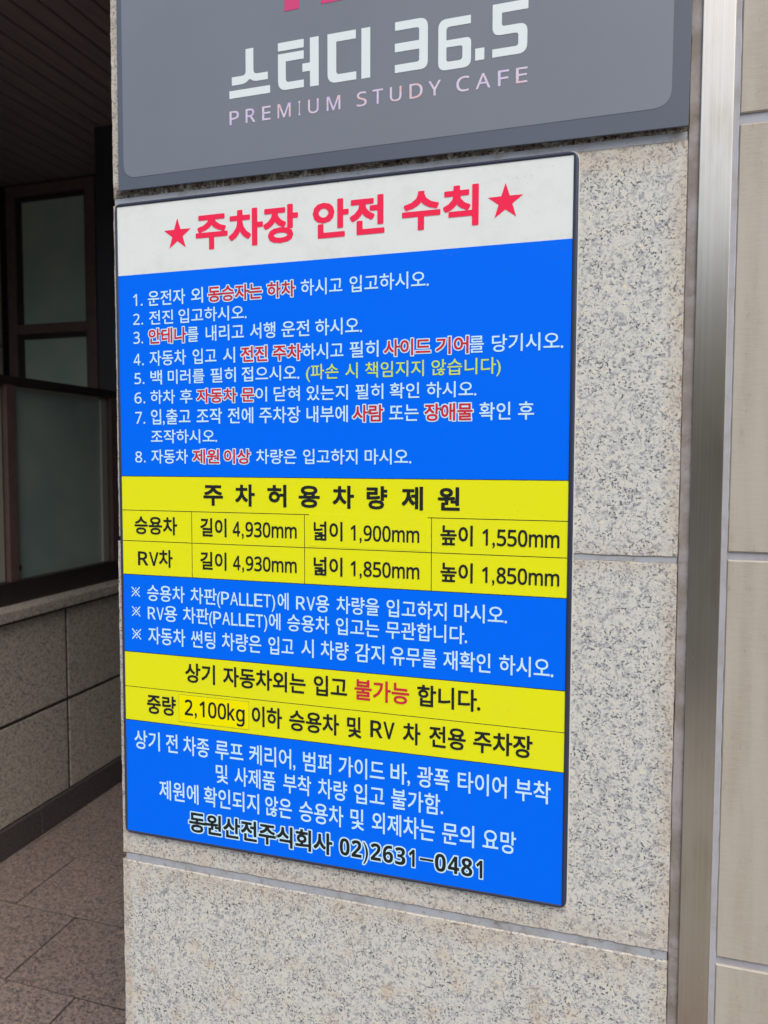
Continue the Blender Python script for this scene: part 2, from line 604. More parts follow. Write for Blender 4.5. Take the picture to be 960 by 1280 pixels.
# ------------------------------------------------------------------ lettering helpers (flat print)
_glyph = {}
_inked = {}


def math_sans(ch, bold=False):
    o = ord(ch)
    if 48 <= o <= 57:
        return chr((0x1D7EC if bold else 0x1D7E2) + o - 48)
    if 65 <= o <= 90:
        return chr((0x1D5D4 if bold else 0x1D5A0) + o - 65)
    if 97 <= o <= 122:
        return chr((0x1D5EE if bold else 0x1D5BA) + o - 97)
    return ch


def load_glyphs(chars):
    # one text object, one character to a line: every line is two units below the last
    todo = [ch for ch in sorted(chars) if ch not in _glyph]
    c = bpy.data.curves.new('t', 'FONT')
    c.body = '\n'.join(todo)
    c.size = 1.0
    c.space_line = 2.0
    c.resolution_u = 3
    c.fill_mode = 'FRONT'
    o = bpy.data.objects.new('t', c)
    COL.objects.link(o)
    bpy.context.view_layer.update()
    e = o.evaluated_get(bpy.context.evaluated_depsgraph_get())
    me = e.to_mesh()
    V = np.array([tuple(v.co)[:2] for v in me.vertices])
    row = np.rint(-(V[:, 1] - 0.35) / 2.0).astype(int)
    F = [tuple(p.vertices) for p in me.polygons]
    e.to_mesh_clear()
    bpy.data.objects.remove(o)
    bpy.data.curves.remove(c)
    faces = {}
    for f in F:
        faces.setdefault(row[f[0]], []).append(f)
    for i, ch in enumerate(todo):
        ids = np.nonzero(row == i)[0]
        new = {int(k): n for n, k in enumerate(ids)}
        P = V[ids].copy()
        P[:, 1] += 2.0 * i
        _glyph[ch] = (P, [tuple(new[k] for k in f) for f in faces.get(i, [])])


def inked(ch, wx, wy):
    """glyph with its strokes thickened by (wx, wy) em on every side, as vertices and polygons"""
    key = (ch, wx, wy)
    if key in _inked:
        return _inked[key]
    V, F = _glyph[ch]
    if wx <= 0:
        _inked[key] = ([tuple(v) for v in V], F)
        return _inked[key]
    cnt = {}
    for f in F:
        for i in range(len(f)):
            e = (f[i], f[(i + 1) % len(f)])
            k = (min(e), max(e))
            cnt[k] = cnt.get(k, 0) + 1
    E = [k for k, c in cnt.items() if c == 1]
    S = np.array([1.0 / wx, 1.0 / wy])
    A = V[[e[0] for e in E]] * S
    B = V[[e[1] for e in E]] * S
    step = 1 / 58
    lo = V.min(0) - (wx + 1.5 * step, wy + 1.5 * step)
    hi = V.max(0) + (wx + 1.5 * step, wy + 1.5 * step)
    nx, nz = int((hi[0] - lo[0]) / step) + 2, int((hi[1] - lo[1]) / step) + 2
    gx, gz = lo[0] + np.arange(nx) * step, lo[1] + np.arange(nz) * step
    P = np.stack(np.meshgrid(gx, gz, indexing='ij'), -1).reshape(-1, 2) * S
    D = B - A
    L = (D ** 2).sum(1) + 1e-12
    t = np.clip(((P[:, None, :] - A[None]) * D[None]).sum(2) / L[None], 0, 1)
    Q = np.abs((A[None] + t[..., None] * D[None]) - P[:, None, :])
    d = ((Q ** 4).sum(2) ** 0.25).min(1)                       # squarish pen, so corners stay crisp
    up = (A[None, :, 1] <= P[:, None, 1]) != (B[None, :, 1] <= P[:, None, 1])
    with np.errstate(divide='ignore', invalid='ignore'):
        xc = A[None, :, 0] + (P[:, None, 1] - A[None, :, 1]) / np.where(D[None, :, 1] == 0, 1, D[None, :, 1]) * D[None, :, 0]
    ins = ((up & (xc > P[:, None, 0])).sum(1) % 2) == 1
    s = np.where(ins, -d, d) - 1.0
    s = s.reshape(nx, nz)
    s[s == 0] = 1e-6
    verts, polys, idx = [], [], {}

    def vtx(kind, i, j):
        k = (kind, i, j)
        if k not in idx:
            if kind == 0:
                p = (gx[i], gz[j])
            elif kind == 1:
                q = s[i, j] / (s[i, j] - s[i + 1, j])
                p = (gx[i] + q * step, gz[j])
            else:
                q = s[i, j] / (s[i, j] - s[i, j + 1])
                p = (gx[i], gz[j] + q * step)
            idx[k] = len(verts)
            verts.append(p)
        return idx[k]
    neg = s < 0
    for j in range(nz - 1):
        run = None
        for i in range(nx - 1):
            a, b_, c, e = neg[i, j], neg[i + 1, j], neg[i + 1, j + 1], neg[i, j + 1]
            full = a and b_ and c and e
            if full and run is None:
                run = i
            if run is not None and not full:
                polys.append((vtx(0, run, j), vtx(0, i, j), vtx(0, i, j + 1), vtx(0, run, j + 1)))
                run = None
            if full or not (a or b_ or c or e):
                continue
            pl = []
            ring = ((a, (0, i, j), b_, (1, i, j)), (b_, (0, i + 1, j), c, (2, i + 1, j)), (c, (0, i + 1, j + 1), e, (1, i, j + 1)), (e, (0, i, j + 1), a, (2, i, j)))
            for p0, k0, p1, ke in ring:
                if p0:
                    pl.append(vtx(*k0))
                if p0 != p1:
                    pl.append(vtx(*ke))
            if len(pl) > 2:
                polys.append(tuple(pl))
        if run is not None:
            polys.append((vtx(0, run, j), vtx(0, nx - 1, j), vtx(0, nx - 1, j + 1), vtx(0, run, j + 1)))
    _inked[key] = (verts, polys)
    return _inked[key]


ADV = {',': 0.278, '.': 0.278, '(': 0.333, ')': 0.333, 'm': 0.833, 'R': 0.722, 'V': 0.667, 'P': 0.667, 'A': 0.667, 'L': 0.556,
       'E': 0.667, 'T': 0.611, 'k': 0.5, 'g': 0.556, '–': 0.85}
INKW = {'1': (0.11, 0.37), ',': (0.087, 0.19), '.': (0.087, 0.19), '(': (0.07, 0.30), ')': (0.03, 0.26), 'm': (0.065, 0.77), '–': (0.02, 0.83)}


def layout(body, latin, bold=False):
    """(glyph, x0, x1) in em, x extents of the ink of each glyph"""
    out, x = [], 0.0
    for ch in body:
        if latin:
            adv = ADV.get(ch, 0.556)
            a, c = INKW.get(ch, (0.05, adv - 0.045))
            out.append((math_sans(ch, bold), x + a, x + c))
            x += adv
        else:
            V, _ = _glyph[ch]
            if ch in '.,':
                out.append((ch, x + 0.02, x + 0.13))
                x += 0.20
            else:
                out.append((ch, x + V[:, 0].min(), x + V[:, 0].max()))
                x += 0.92
    return out


def put_text(bm, mi, body, x0, x1, base, sy, y, wx=0.0, grow=0.0, latin=False, bold=False):
    """body between x0 and x1, baseline at z = base, sy = em height, strokes thickened by wx; grow = extra for an outline"""
    lay = layout(body, latin, bold)
    a, b_ = lay[0][1], lay[-1][2]
    sx = (x1 - x0) / (b_ - a + 2 * wx)
    k = min(1.6, sy / sx)
    tx, tz = (wx + grow) * k ** 0.8, (wx + grow)
    for ch, g0, g1 in lay:
        V, _ = _glyph[ch]
        vs, fs = inked(ch, round(tx, 4), round(tz, 4))
        v0, v1 = V[:, 0].min(), V[:, 0].max()
        m = (g1 - g0) / (v1 - v0) if v1 > v0 else 1
        ox = x0 + (wx + g0 - a) * sx
        nv = [bm.verts.new((ox + (v[0] - v0) * m * sx, y, base + v[1] * sy)) for v in vs]
        for f in fs:
            try:
                q = bm.faces.new([nv[i] for i in f])
                q.material_index = mi
            except ValueError:
                pass


def rounded(pts):
    """pts: (x, z) or (x, z, r); returns outline with arcs"""
    out = []
    n = len(pts)
    for i, p in enumerate(pts):
        r = p[2] if len(p) > 2 else 0
        c = Vector(p[:2])
        if not r:
            out.append(c)
            continue
        a = (Vector(pts[i - 1][:2]) - c).normalized()
        d = (Vector(pts[(i + 1) % n][:2]) - c).normalized()
        p0, p1 = c + a * r, c + d * r
        for k in range(7):
            t = k / 6
            out.append(p0 * (1 - t) ** 2 + c * 2 * t * (1 - t) + p1 * t * t)
    return out


def flat(outlines, y):
    """filled flat shape (holes allowed) from outlines in X, Z"""
    c = bpy.data.curves.new('t', 'CURVE')
    c.dimensions = '2D'
    c.fill_mode = 'BOTH'
    for ol in outlines:
        s = c.splines.new('POLY')
        s.points.add(len(ol) - 1)
        for q, p in zip(s.points, ol):
            q.co = (p[0], p[1], 0, 1)
        s.use_cyclic_u = True
    o = bpy.data.objects.new('t', c)
    COL.objects.link(o)
    bpy.context.view_layer.update()
    me = bpy.data.meshes.new_from_object(o.evaluated_get(bpy.context.evaluated_depsgraph_get()))
    bm = bmesh.new()
    bm.from_mesh(me)
    for v in bm.verts:
        v.co = Vector((v.co.x, y, v.co.y))
    bpy.data.objects.remove(o)
    bpy.data.curves.remove(c)
    bpy.data.meshes.remove(me)
    bmesh.ops.recalc_face_normals(bm, faces=bm.faces[:])
    for f in bm.faces:
        if f.normal.y > 0:
            f.normal_flip()
    return bm


def sheet(x0, x1, z0, z1, y):
    bm = bmesh.new()
    bm.faces.new([bm.verts.new(p) for p in ((x0, y, z0), (x1, y, z0), (x1, y, z1), (x0, y, z1))])
    return bm


def rim(outer, inner, yo, yt, yi):
    """moulded edging between two closed outlines of equal point count"""
    bm = bmesh.new()
    n = len(outer)
    prof = []
    for t, y in ((0.0, yo), (0.0, yt + 0.0012), (0.12, yt + 0.0004), (0.35, yt), (0.75, yt), (1.0, yt + 0.0006), (1.0, yi)):
        prof.append([bm.verts.new((outer[i][0] * (1 - t) + inner[i][0] * t, y, outer[i][1] * (1 - t) + inner[i][1] * t)) for i in range(n)])
    for r in range(len(prof) - 1):
        for i in range(n):
            j = (i + 1) % n
            f = bm.faces.new([prof[r][i], prof[r][j], prof[r + 1][j], prof[r + 1][i]])
            f.smooth = True
    bmesh.ops.recalc_face_normals(bm, faces=bm.faces[:])
    return bm


def prism(outline, y0, y1):
    bm = bmesh.new()
    a = [bm.verts.new((p[0], y0, p[1])) for p in outline]
    c = [bm.verts.new((p[0], y1, p[1])) for p in outline]
    n = len(a)
    bm.faces.new(a)
    bm.faces.new(c[::-1])
    for i in range(n):
        j = (i + 1) % n
        bm.faces.new([a[i], c[i], c[j], a[j]])
    bmesh.ops.recalc_face_normals(bm, faces=bm.faces[:])
    return bm


# ------------------------------------------------------------------ parking notice
sign = thing('parking_notice_sign', 'blue, yellow and white parking notice in dark edging mounted flat on the granite pillar', 'sign', (0.294, 0, 0.99))
SX0, SX1, SZ0, SZ1 = 0.0, 0.5876, 0.9919, 1.8303
R1 = 0.010
o_out = rounded([(-0.0037, SZ0 - 0.0036, R1), (0.5929, SZ0 - 0.0036, R1), (0.5929, SZ1 + 0.0043, R1 + 0.002), (-0.0037, SZ1 + 0.0043, R1)])
o_in = rounded([(SX0, SZ0, 0.0004), (SX1, SZ0, 0.0004), (SX1, SZ1, 0.0004), (SX0, SZ1, 0.0004)])
o_bk = rounded([(-0.0046, SZ0 - 0.0043, R1), (0.5938, SZ0 - 0.0043, R1), (0.5938, SZ1 + 0.0052, R1 + 0.002), (-0.0046, SZ1 + 0.0052, R1)])
obj('backing_sheet', prism(o_bk, 0.0022, WY - 0.0002), 'white backing', sign)
obj('edging', rim(o_out, o_in, 0.0021, -0.0012, 0.0005), 'navy edging', sign)
BANDS = [('title_band', 1.7415, SZ1, 'white print'), ('text_band', 1.4781, 1.7415, 'blue print'), ('table_band', 1.3462, 1.4781, 'yellow print'),
         ('text_band', 1.2410, 1.3462, 'blue print'), ('weight_band', 1.1469, 1.2410, 'yellow print'), ('text_band', SZ0, 1.1469, 'blue print')]
obj('panel', nb(SX0 - 0.001, SX1 + 0.001, 0.0003, 0.0021, SZ0 - 0.001, SZ1 + 0.001), 'white backing', sign)
BAND_OBS = []
for n, z0, z1, m in BANDS:
    bo = obj(n, sheet(SX0 - 0.0002, SX1 + 0.0002, z0, z1, 0.0), m, sign)
    BAND_OBS.append((z0, z1, bo))
# ruled lines
bm = bmesh.new()


def rule_h(x0, x1, z, t=0.0009):
    bm2 = sheet(x0, x1, z - t / 2, z + t / 2, -0.0001)
    m = bpy.data.meshes.new('t'); bm2.to_mesh(m); bm2.free(); bm.from_mesh(m); bpy.data.meshes.remove(m)


for z in (1.4781, 1.3462, 1.2410, 1.1469):
    rule_h(SX0, SX1, z, 0.0009)
rule_h(SX0, 0.2735, 1.4327); rule_h(0.420, SX1, 1.4327); rule_h(SX0, SX1, 1.3916)
rule_h(SX0, SX1, 1.1931, 0.0008)
for x in (0.1068, 0.2673, 0.4305):
    m0 = sheet(x - 0.0004, x + 0.0004, 1.3466, 1.4323, -0.00015)
    m = bpy.data.meshes.new('t'); m0.to_mesh(m); m0.free(); bm.from_mesh(m); bpy.data.meshes.remove(m)
obj('ruled_lines', bm, 'black print', sign)
# stickers laid over the printed figures
obj('sticker', nb(0.2735, 0.4255, -0.00022, 0.0001, 1.3935, 1.4338), 'yellow print', sign)
bm = nb(0.0842, 0.1876, -0.00022, 0.0001, 1.1527, 1.1889)
obj('sticker', bm, 'bright yellow print', sign, 'brighter yellow sticker carrying the weight figure')
bm = bmesh.new()
for a in ((0.0838, 0.1880, 1.1522, 1.1526), (0.0838, 0.1880, 1.1890, 1.1894), (0.0838, 0.0841, 1.1526, 1.1890), (0.1877, 0.1880, 1.1526, 1.1890)):
    m0 = sheet(*a, -0.00012)
    m = bpy.data.meshes.new('t'); m0.to_mesh(m); m0.free(); bm.from_mesh(m); bpy.data.meshes.remove(m)
obj('sticker_edge', bm, 'navy edging', sign)
PI5 = math.pi / 5
LINES = [
 ('L1', 1.7191, 1.6996, [('1.', 'wd', 0.0228, 0.0371), ('운전자', 'w', 0.0453, 0.1014), ('외', 'w', 0.11, 0.1276), ('동승자는', 'r', 0.1345, 0.2111), ('하차', 'r', 0.218, 0.256), ('하시고', 'w', 0.2635, 0.318), ('입고하시오.', 'w', 0.3272, 0.4253)]),
 ('L2', 1.6935, 1.6753, [('2.', 'wd', 0.0223, 0.0375), ('전진', 'w', 0.0469, 0.0832), ('입고하시오.', 'w', 0.0911, 0.1893)]),
 ('L3', 1.6704, 1.6507, [('3.', 'wd', 0.0222, 0.037), ('안테나', 'r', 0.0456, 0.1023), ('를', 'w', 0.1038, 0.1203), ('내리고', 'w', 0.1308, 0.1854), ('서행', 'w', 0.194, 0.2289), ('운전', 'w', 0.2374, 0.2747), ('하시오.', 'w', 0.2827, 0.3432)]),
 ('L4', 1.6419, 1.6224, [('4.', 'wd', 0.022, 0.0377), ('자동차', 'w', 0.0467, 0.1015), ('입고', 'w', 0.1113, 0.146), ('시', 'w', 0.1555, 0.1727), ('전진', 'r', 0.1809, 0.2178), ('주차', 'r', 0.2251, 0.2645), ('하시고', 'w', 0.2656, 0.3193), ('필히', 'w', 0.3275, 0.3641), ('사이드', 'r', 0.3708, 0.428), ('기어', 'r', 0.4344, 0.4731), ('를', 'w', 0.4738, 0.4907), ('당기시오.', 'w', 0.4999, 0.5792)]),
 ('L5', 1.6166, 1.5981, [('5.', 'wd', 0.0228, 0.0381), ('백', 'w', 0.0475, 0.0651), ('미러를', 'w', 0.0739, 0.1282), ('필히', 'w', 0.1371, 0.1735), ('접으시오.', 'w', 0.1818, 0.2612), ('(', 'yd', 0.27, 0.2759), ('파손', 'y', 0.2764, 0.313), ('시', 'y', 0.3217, 0.3378), ('책임지지', 'y', 0.3474, 0.4201), ('않습니다', 'y', 0.4291, 0.5048), (')', 'yd', 0.5052, 0.5103)]),
 ('L6', 1.5909, 1.5727, [('6.', 'wd', 0.0223, 0.0389), ('하차', 'w', 0.047, 0.0844), ('후', 'w', 0.0916, 0.1103), ('자동차', 'r', 0.1165, 0.1744), ('문', 'r', 0.1809, 0.1996), ('이', 'w', 0.2007, 0.2171), ('닫혀', 'w', 0.2262, 0.2618), ('있는지', 'w', 0.2708, 0.3251), ('필히', 'w', 0.3349, 0.3702), ('확인', 'w', 0.3782, 0.4147), ('하시오.', 'w', 0.4234, 0.4826)]),
 ('L7', 1.566, 1.5459, [('7.', 'wd', 0.023, 0.0384), ('입,출고', 'w', 0.0474, 0.1071), ('조작', 'w', 0.1162, 0.1532), ('전에', 'w', 0.1616, 0.1976), ('주차장', 'w', 0.2061, 0.2625), ('내부에', 'w', 0.2707, 0.3251), ('사람', 'r', 0.3313, 0.3703), ('또는', 'w', 0.3777, 0.4139), ('장애물', 'r', 0.4211, 0.4785), ('확인', 'w', 0.4862, 0.522), ('후', 'w', 0.5305, 0.5484)]),
 ('L7b', 1.5391, 1.5215, [('조작하시오.', 'w', 0.047, 0.1459)]),
 ('L8', 1.5135, 1.495, [('8.', 'wd', 0.022, 0.0382), ('자동차', 'w', 0.0469, 0.1024), ('제원', 'r', 0.1095, 0.1487), ('이상', 'r', 0.1553, 0.1933), ('차량은', 'w', 0.2012, 0.2569), ('입고하지', 'w', 0.2658, 0.3375), ('마시오.', 'w', 0.3468, 0.4053)]),
 ('H', 1.469, 1.4412, [('주', 'B', 0.1246, 0.1536), ('차', 'B', 0.1712, 0.199), ('허', 'B', 0.2165, 0.2431), ('용', 'B', 0.2595, 0.2882), ('차', 'B', 0.3052, 0.3331), ('량', 'B', 0.3492, 0.3756), ('제', 'B', 0.3936, 0.42), ('원', 'B', 0.4378, 0.4643)]),
 ('R1', 1.4248, 1.401, [('승용차', 'k', 0.019, 0.085), ('길이', 'k', 0.1198, 0.1581), ('4,930mm', 'kd', 0.167, 0.2568), ('넓이', 'k', 0.2798, 0.3181), ('1,900mm', 'kd', 0.3287, 0.4156), ('높이', 'k', 0.4414, 0.4799), ('1,550mm', 'kd', 0.4914, 0.5787)]),
 ('R2', 1.381, 1.3578, [('RV', 'kd', 0.0237, 0.0557), ('차', 'k', 0.0565, 0.0774), ('길이', 'k', 0.1193, 0.1576), ('4,930mm', 'kd', 0.1671, 0.2566), ('넓이', 'k', 0.2797, 0.318), ('1,850mm', 'kd', 0.3287, 0.4159), ('높이', 'k', 0.4417, 0.4803), ('1,850mm', 'kd', 0.4913, 0.5792)]),
 ('N1', 1.3335, 1.312, [('※', 'wx', 0.0121, 0.0263), ('승용차', 'w', 0.0374, 0.0949), ('차판', 'w', 0.1038, 0.1427), ('(PALLET)', 'wd', 0.1433, 0.2265), ('에', 'w', 0.2301, 0.2453), ('RV', 'wd', 0.2556, 0.2814), ('용', 'w', 0.2825, 0.3004), ('차량을', 'w', 0.31, 0.3655), ('입고하지', 'w', 0.375, 0.4494), ('마시오.', 'w', 0.4585, 0.5209)]),
 ('N2', 1.307, 1.2856, [('※', 'wx', 0.0123, 0.0265), ('RV', 'wd', 0.0378, 0.0627), ('용', 'w', 0.0633, 0.0832), ('차판', 'w', 0.0921, 0.1306), ('(PALLET)', 'wd', 0.1312, 0.2154), ('에', 'w', 0.2176, 0.2338), ('승용차', 'w', 0.2433, 0.3003), ('입고는', 'w', 0.3092, 0.3656), ('무관합니다.', 'w', 0.374, 0.4743)]),
 ('N3', 1.2769, 1.2538, [('※', 'wx', 0.0125, 0.0265), ('자동차', 'w', 0.0381, 0.095), ('썬팅', 'w', 0.1038, 0.14), ('차량은', 'w', 0.1499, 0.2066), ('입고', 'w', 0.2167, 0.252), ('시', 'w', 0.2624, 0.2794), ('차량', 'w', 0.2888, 0.3258), ('감지', 'w', 0.3345, 0.3723), ('유무를', 'w', 0.3802, 0.4375), ('재확인', 'w', 0.4459, 0.5023), ('하시오.', 'w', 0.5123, 0.5741)]),
 ('Y1', 1.2327, 1.2067, [('상기', 'b', 0.0943, 0.1391), ('자동차외는', 'b', 0.151, 0.2683), ('입고', 'b', 0.2792, 0.324), ('불가능', 'rb', 0.3338, 0.4041), ('합니다.', 'b', 0.4141, 0.4909)]),
 ('Y2', 1.185, 1.1586, [('중량', 'b', 0.0343, 0.0792), ('2,100kg', 'bd', 0.0927, 0.182), ('이하', 'b', 0.1924, 0.2353), ('승용차', 'b', 0.2453, 0.3133), ('및', 'b', 0.324, 0.3426), ('RV', 'bd', 0.3547, 0.3856), ('차', 'b', 0.3965, 0.4183), ('전용', 'b', 0.4293, 0.4738), ('주차장', 'b', 0.4828, 0.552)]),
 ('M1', 1.1339, 1.108, [('상기', 'w', 0.0133, 0.0535), ('전', 'w', 0.0632, 0.0813), ('차종', 'w', 0.0899, 0.1292), ('루프', 'w', 0.1383, 0.1796), ('케리어,', 'w', 0.1882, 0.2536), ('범퍼', 'w', 0.2643, 0.3025), ('가이드', 'w', 0.3125, 0.3729), ('바,', 'w', 0.3807, 0.4055), ('광폭', 'w', 0.4146, 0.4542), ('타이어', 'w', 0.4646, 0.5227), ('부착', 'w', 0.5327, 0.5732)]),
 ('M2', 1.1018, 1.0764, [('및', 'w', 0.1388, 0.1566), ('사제품', 'w', 0.1664, 0.2253), ('부착', 'w', 0.2366, 0.2752), ('차량', 'w', 0.2847, 0.3239), ('입고', 'w', 0.3332, 0.373), ('불가함.', 'w', 0.3818, 0.4469)]),
 ('M3', 1.0693, 1.0427, [('제원에', 'w', 0.0516, 0.1122), ('확인되지', 'w', 0.1204, 0.2019), ('않은', 'w', 0.2107, 0.2484), ('승용차', 'w', 0.2588, 0.3189), ('및', 'w', 0.3285, 0.3462), ('외제차는', 'w', 0.3567, 0.4366), ('문의', 'w', 0.4459, 0.4849), ('요망', 'w', 0.4951, 0.5344)]),
 ('D', 1.0321, 1.0044, [('동원산전주식회사', 'o', 0.0973, 0.304), ('02)2631', 'od', 0.3140, 0.4120), ('–', 'dash', 0.4183, 0.4352), ('0481', 'od', 0.4372, 0.4953)]),
 ('T', 1.8105, 1.7653, [('★', 's', 0.0709, 0.1111), ('주차장', 't', 0.1178, 0.2605), ('안전', 't', 0.2796, 0.3714), ('수칙', 't', 0.3924, 0.4834), ('★', 's', 0.4937, 0.5332)]),
]

load_glyphs(set(''.join(c[0] for L in LINES for c in L[3] if c[1] != 's')) | set(math_sans(c, q) for c in '0123456789RVPALETkgmPREMIUSTDYCF' for q in (False, True)) | set('0,.()'))

def note_mark(bm, cx, cz, r, y, mi=0):
    """reference mark: a thin saltire with a dot in each quarter"""
    w_ = r * 0.12
    k = 0.0
    for dx, dz in ((1, 1), (1, -1)):
        n_ = Vector((-dz, dx)).normalized() * w_
        a_, c_ = Vector((cx - dx * r, cz - dz * r)), Vector((cx + dx * r, cz + dz * r))
        pts = [bm.verts.new((p.x, y - k, p.y)) for p in (a_ - n_, c_ - n_, c_ + n_, a_ + n_)]
        q = bm.faces.new(pts)
        q.normal_update()
        if q.normal.y > 0:
            q.normal_flip()
        q.material_index = mi
        k += 0.00004
    for dx, dz in ((0.72, 0), (-0.72, 0), (0, 0.72), (0, -0.72)):
        pts = [bm.verts.new((cx + dx * r + math.cos(t * math.pi / 4) * r * 0.15, y, cz + dz * r + math.sin(t * math.pi / 4) * r * 0.15)) for t in range(8)]
        q = bm.faces.new(pts)
        q.normal_update()
        if q.normal.y > 0:
            q.normal_flip()
        q.material_index = mi


STY = {  # ink, weight, outline ink, outline weight
    'w': (0, 0.010, None, 0), 'r': (1, 0.024, 0, 0.058), 'y': (2, 0.008, None, 0), 'k': (3, 0.020, None, 0), 'B': (3, 0.030, None, 0),
    'b': (3, 0.020, None, 0), 'R': (1, 0.020, None, 0), 'o': (3, 0.028, 0, 0.055), 't': (4, 0.034, None, 0)}
INKS = ['pale blue white print', 'red print', 'pale yellow print', 'black print', 'pink red print']
SPLIT = {'R1': (1, 3, 5, 7), 'R2': (2, 4, 6, 8)}      # table rows: the lettering of each cell is a part
CELLS = []
for name, T, B, chunks in LINES:
    a_ = 0
    for e_ in SPLIT.get(name, (len(chunks),)):
        CELLS.append((name, T, B, chunks[a_:e_]))
        a_ = e_
for name, T, B, chunks in CELLS:
    bm = bmesh.new()
    h = T - B
    for (txt, st, x0, x1) in chunks:
        if st == 's':
            cx, cz, rr = (x0 + x1) / 2, 1.7875, 0.0208
            pts = [bm.verts.new((cx + math.sin(k * PI5) * (rr if k % 2 == 0 else rr * 0.392), -0.0003, cz + math.cos(k * PI5) * (rr if k % 2 == 0 else rr * 0.392))) for k in range(10)]
            f = bm.faces.new(pts)
            if f.normal.y > 0:
                f.normal_flip()
            f.material_index = 4
            continue
        if st == 'dash':
            for mi_, g_, y_ in ((0, 0.0011, -0.00026), (3, 0.0, -0.0004)):
                q = bm.faces.new([bm.verts.new((px_, y_, pz_)) for px_, pz_ in ((x0 - g_, 1.0178 - g_), (x1 + g_, 1.0178 - g_), (x1 + g_, 1.0206 + g_), (x0 - g_, 1.0206 + g_))])
                q.material_index = mi_
            continue
        dig = st.endswith('d') and len(st) > 1
        x_ = st.endswith('x')
        key = 'R' if st == 'rb' else st[0]
        ink_, wt, oi, ow = STY[key]
        if dig:
            sy = 0.76 * h / 0.71
            base = B + 0.08 * h
            if name == 'Y2':
                base = B + 0.15 * h
            if name == 'D':
                base = B + 0.12 * h
            if txt in '()':
                base += 0.01 * h
        elif x_:
            v = _glyph[txt][0]
            lo, hi = v[:, 1].min(), v[:, 1].max()
            sy = 0.66 * h / (hi - lo)
            base = B + 0.16 * h - lo * sy
        else:
            sy = h / (0.895 + 2 * wt)
            base = B + (0.074 + wt) * sy
        if dig:
            wt = wt * 0.8
        if txt == '–':
            base += 0.03 * h
        if txt == '–':
            wt = 0.040
        bd = dig and st[0] == 'o' and txt != '–'
        if bd:
            wt = 0.004
        if x_:
            note_mark(bm, (x0 + x1) / 2, (T + B) / 2 + 0.01 * h, 0.30 * h, -0.0003)
            continue
        if oi is not None:
            put_text(bm, oi, txt, x0, x1, base, sy, -0.00030, wt, ow, latin=dig, bold=bd)
        put_text(bm, ink_, txt, x0, x1, base, sy, -0.00042, wt, 0, latin=dig, bold=bd)
    obj('title_lettering' if name == 'T' else 'lettering', bm, INKS, next(o_ for z0, z1, o_ in BAND_OBS if z0 < (T + B) / 2 < z1))

# ------------------------------------------------------------------ cafe sign
cafe = thing('cafe_sign', 'grey study cafe sign with pale lettering fixed above the parking notice', 'sign', (0.36, -0.012, 1.843))
CY = -0.0035


def sized(bm):
    for v in bm.verts:
        v.co.x = v.co.x * 1.01257 - 0.00867
        v.co.z = v.co.z * 1.01257 - 0.01886
    return bm


def tilt(bm, a=rad(-0.38)):
    c, s = math.cos(a), math.sin(a)
    for v in bm.verts:
        x, z = v.co.x - 0.7035, v.co.z - 1.8408
        v.co.x = 0.7035 + c * x - s * z
        v.co.z = 1.8408 + s * x + c * z
    return bm


CX0, CX1, CZ0, CZ1 = 0.0136, 0.7030, 1.8410, 2.440
obj('panel', sized(tilt(nb(CX0, CX1, CY, CY + 0.003, CZ0, CZ1, 0.0004))), 'cafe sign border', cafe)
obj('mounting_frame', sized(nb(CX0 + 0.014, CX1 - 0.005, CY + 0.0035, WY - 0.0005, CZ0 + 0.012, CZ1 - 0.02)), 'cafe sign edge', cafe)
ol = rounded([(0.0222, 1.8600, 0.019), (0.6862, 1.8618, 0.019), (0.6880, 2.424, 0.019), (0.0232, 2.4255, 0.019)])
obj('inner_panel', sized(flat([ol], CY - 0.0003)), 'cafe sign face', cafe)
YL = CY - 0.0006
z_, Z_ = 1.9380, 1.9936
r = 0.004
# the pale word and number
obj('lettering', sized(flat([rounded([(0.1989, Z_), (0.2094, Z_), (0.2094, 1.9632, 0.005), (0.2285, 1.9632), (0.2285, 1.9545), (0.2094, 1.9545, 0.005), (0.2042, 1.9585, 0.002), (0.1990, 1.9535, 0.006), (0.1800, 1.9533), (0.1800, 1.9632), (0.1989, 1.9632, 0.005)])], YL)), 'cafe white', cafe)
obj('lettering', sized(sheet(0.1765, 0.2314, 1.9382, 1.9472, YL)), 'cafe white', cafe)
obj('lettering', sized(sheet(0.2420, 0.2755, 1.9840, Z_, YL)), 'cafe white', cafe)
obj('lettering', sized(flat([rounded([(0.2420, 1.9806), (0.2755, 1.9806), (0.2755, 1.9712), (0.2522, 1.9712), (0.2522, 1.9473, r), (0.2755, 1.9473), (0.2755, 1.9386), (0.2420, 1.9386, 0.011)])], YL)), 'cafe white', cafe)
obj('lettering', sized(flat([[(0.2834, Z_), (0.2946, Z_), (0.2946, z_), (0.2834, z_), (0.2834, 1.9561), (0.2737, 1.9561), (0.2737, 1.9655), (0.2834, 1.9655)]], YL)), 'cafe white', cafe)
obj('lettering', sized(flat([rounded([(0.3057, Z_), (0.3410, Z_), (0.3410, 1.9838), (0.3167, 1.9838), (0.3167, 1.9470, r), (0.3416, 1.9470), (0.3416, z_), (0.3057, z_, 0.011)])], YL)), 'cafe white', cafe)
obj('lettering', sized(sheet(0.3478, 0.3586, 1.9376, Z_, YL)), 'cafe white', cafe)
obj('lettering', sized(flat([rounded([(0.3884, Z_), (0.4270, Z_, 0.0105), (0.4270, z_, 0.0085), (0.3883, z_), (0.3883, 1.9468), (0.4170, 1.9468, 0.003), (0.4170, 1.9607), (0.3882, 1.9607), (0.3882, 1.9701), (0.4168, 1.9701), (0.4168, 1.9842, 0.003), (0.3884, 1.9842)])], YL)), 'cafe white', cafe)
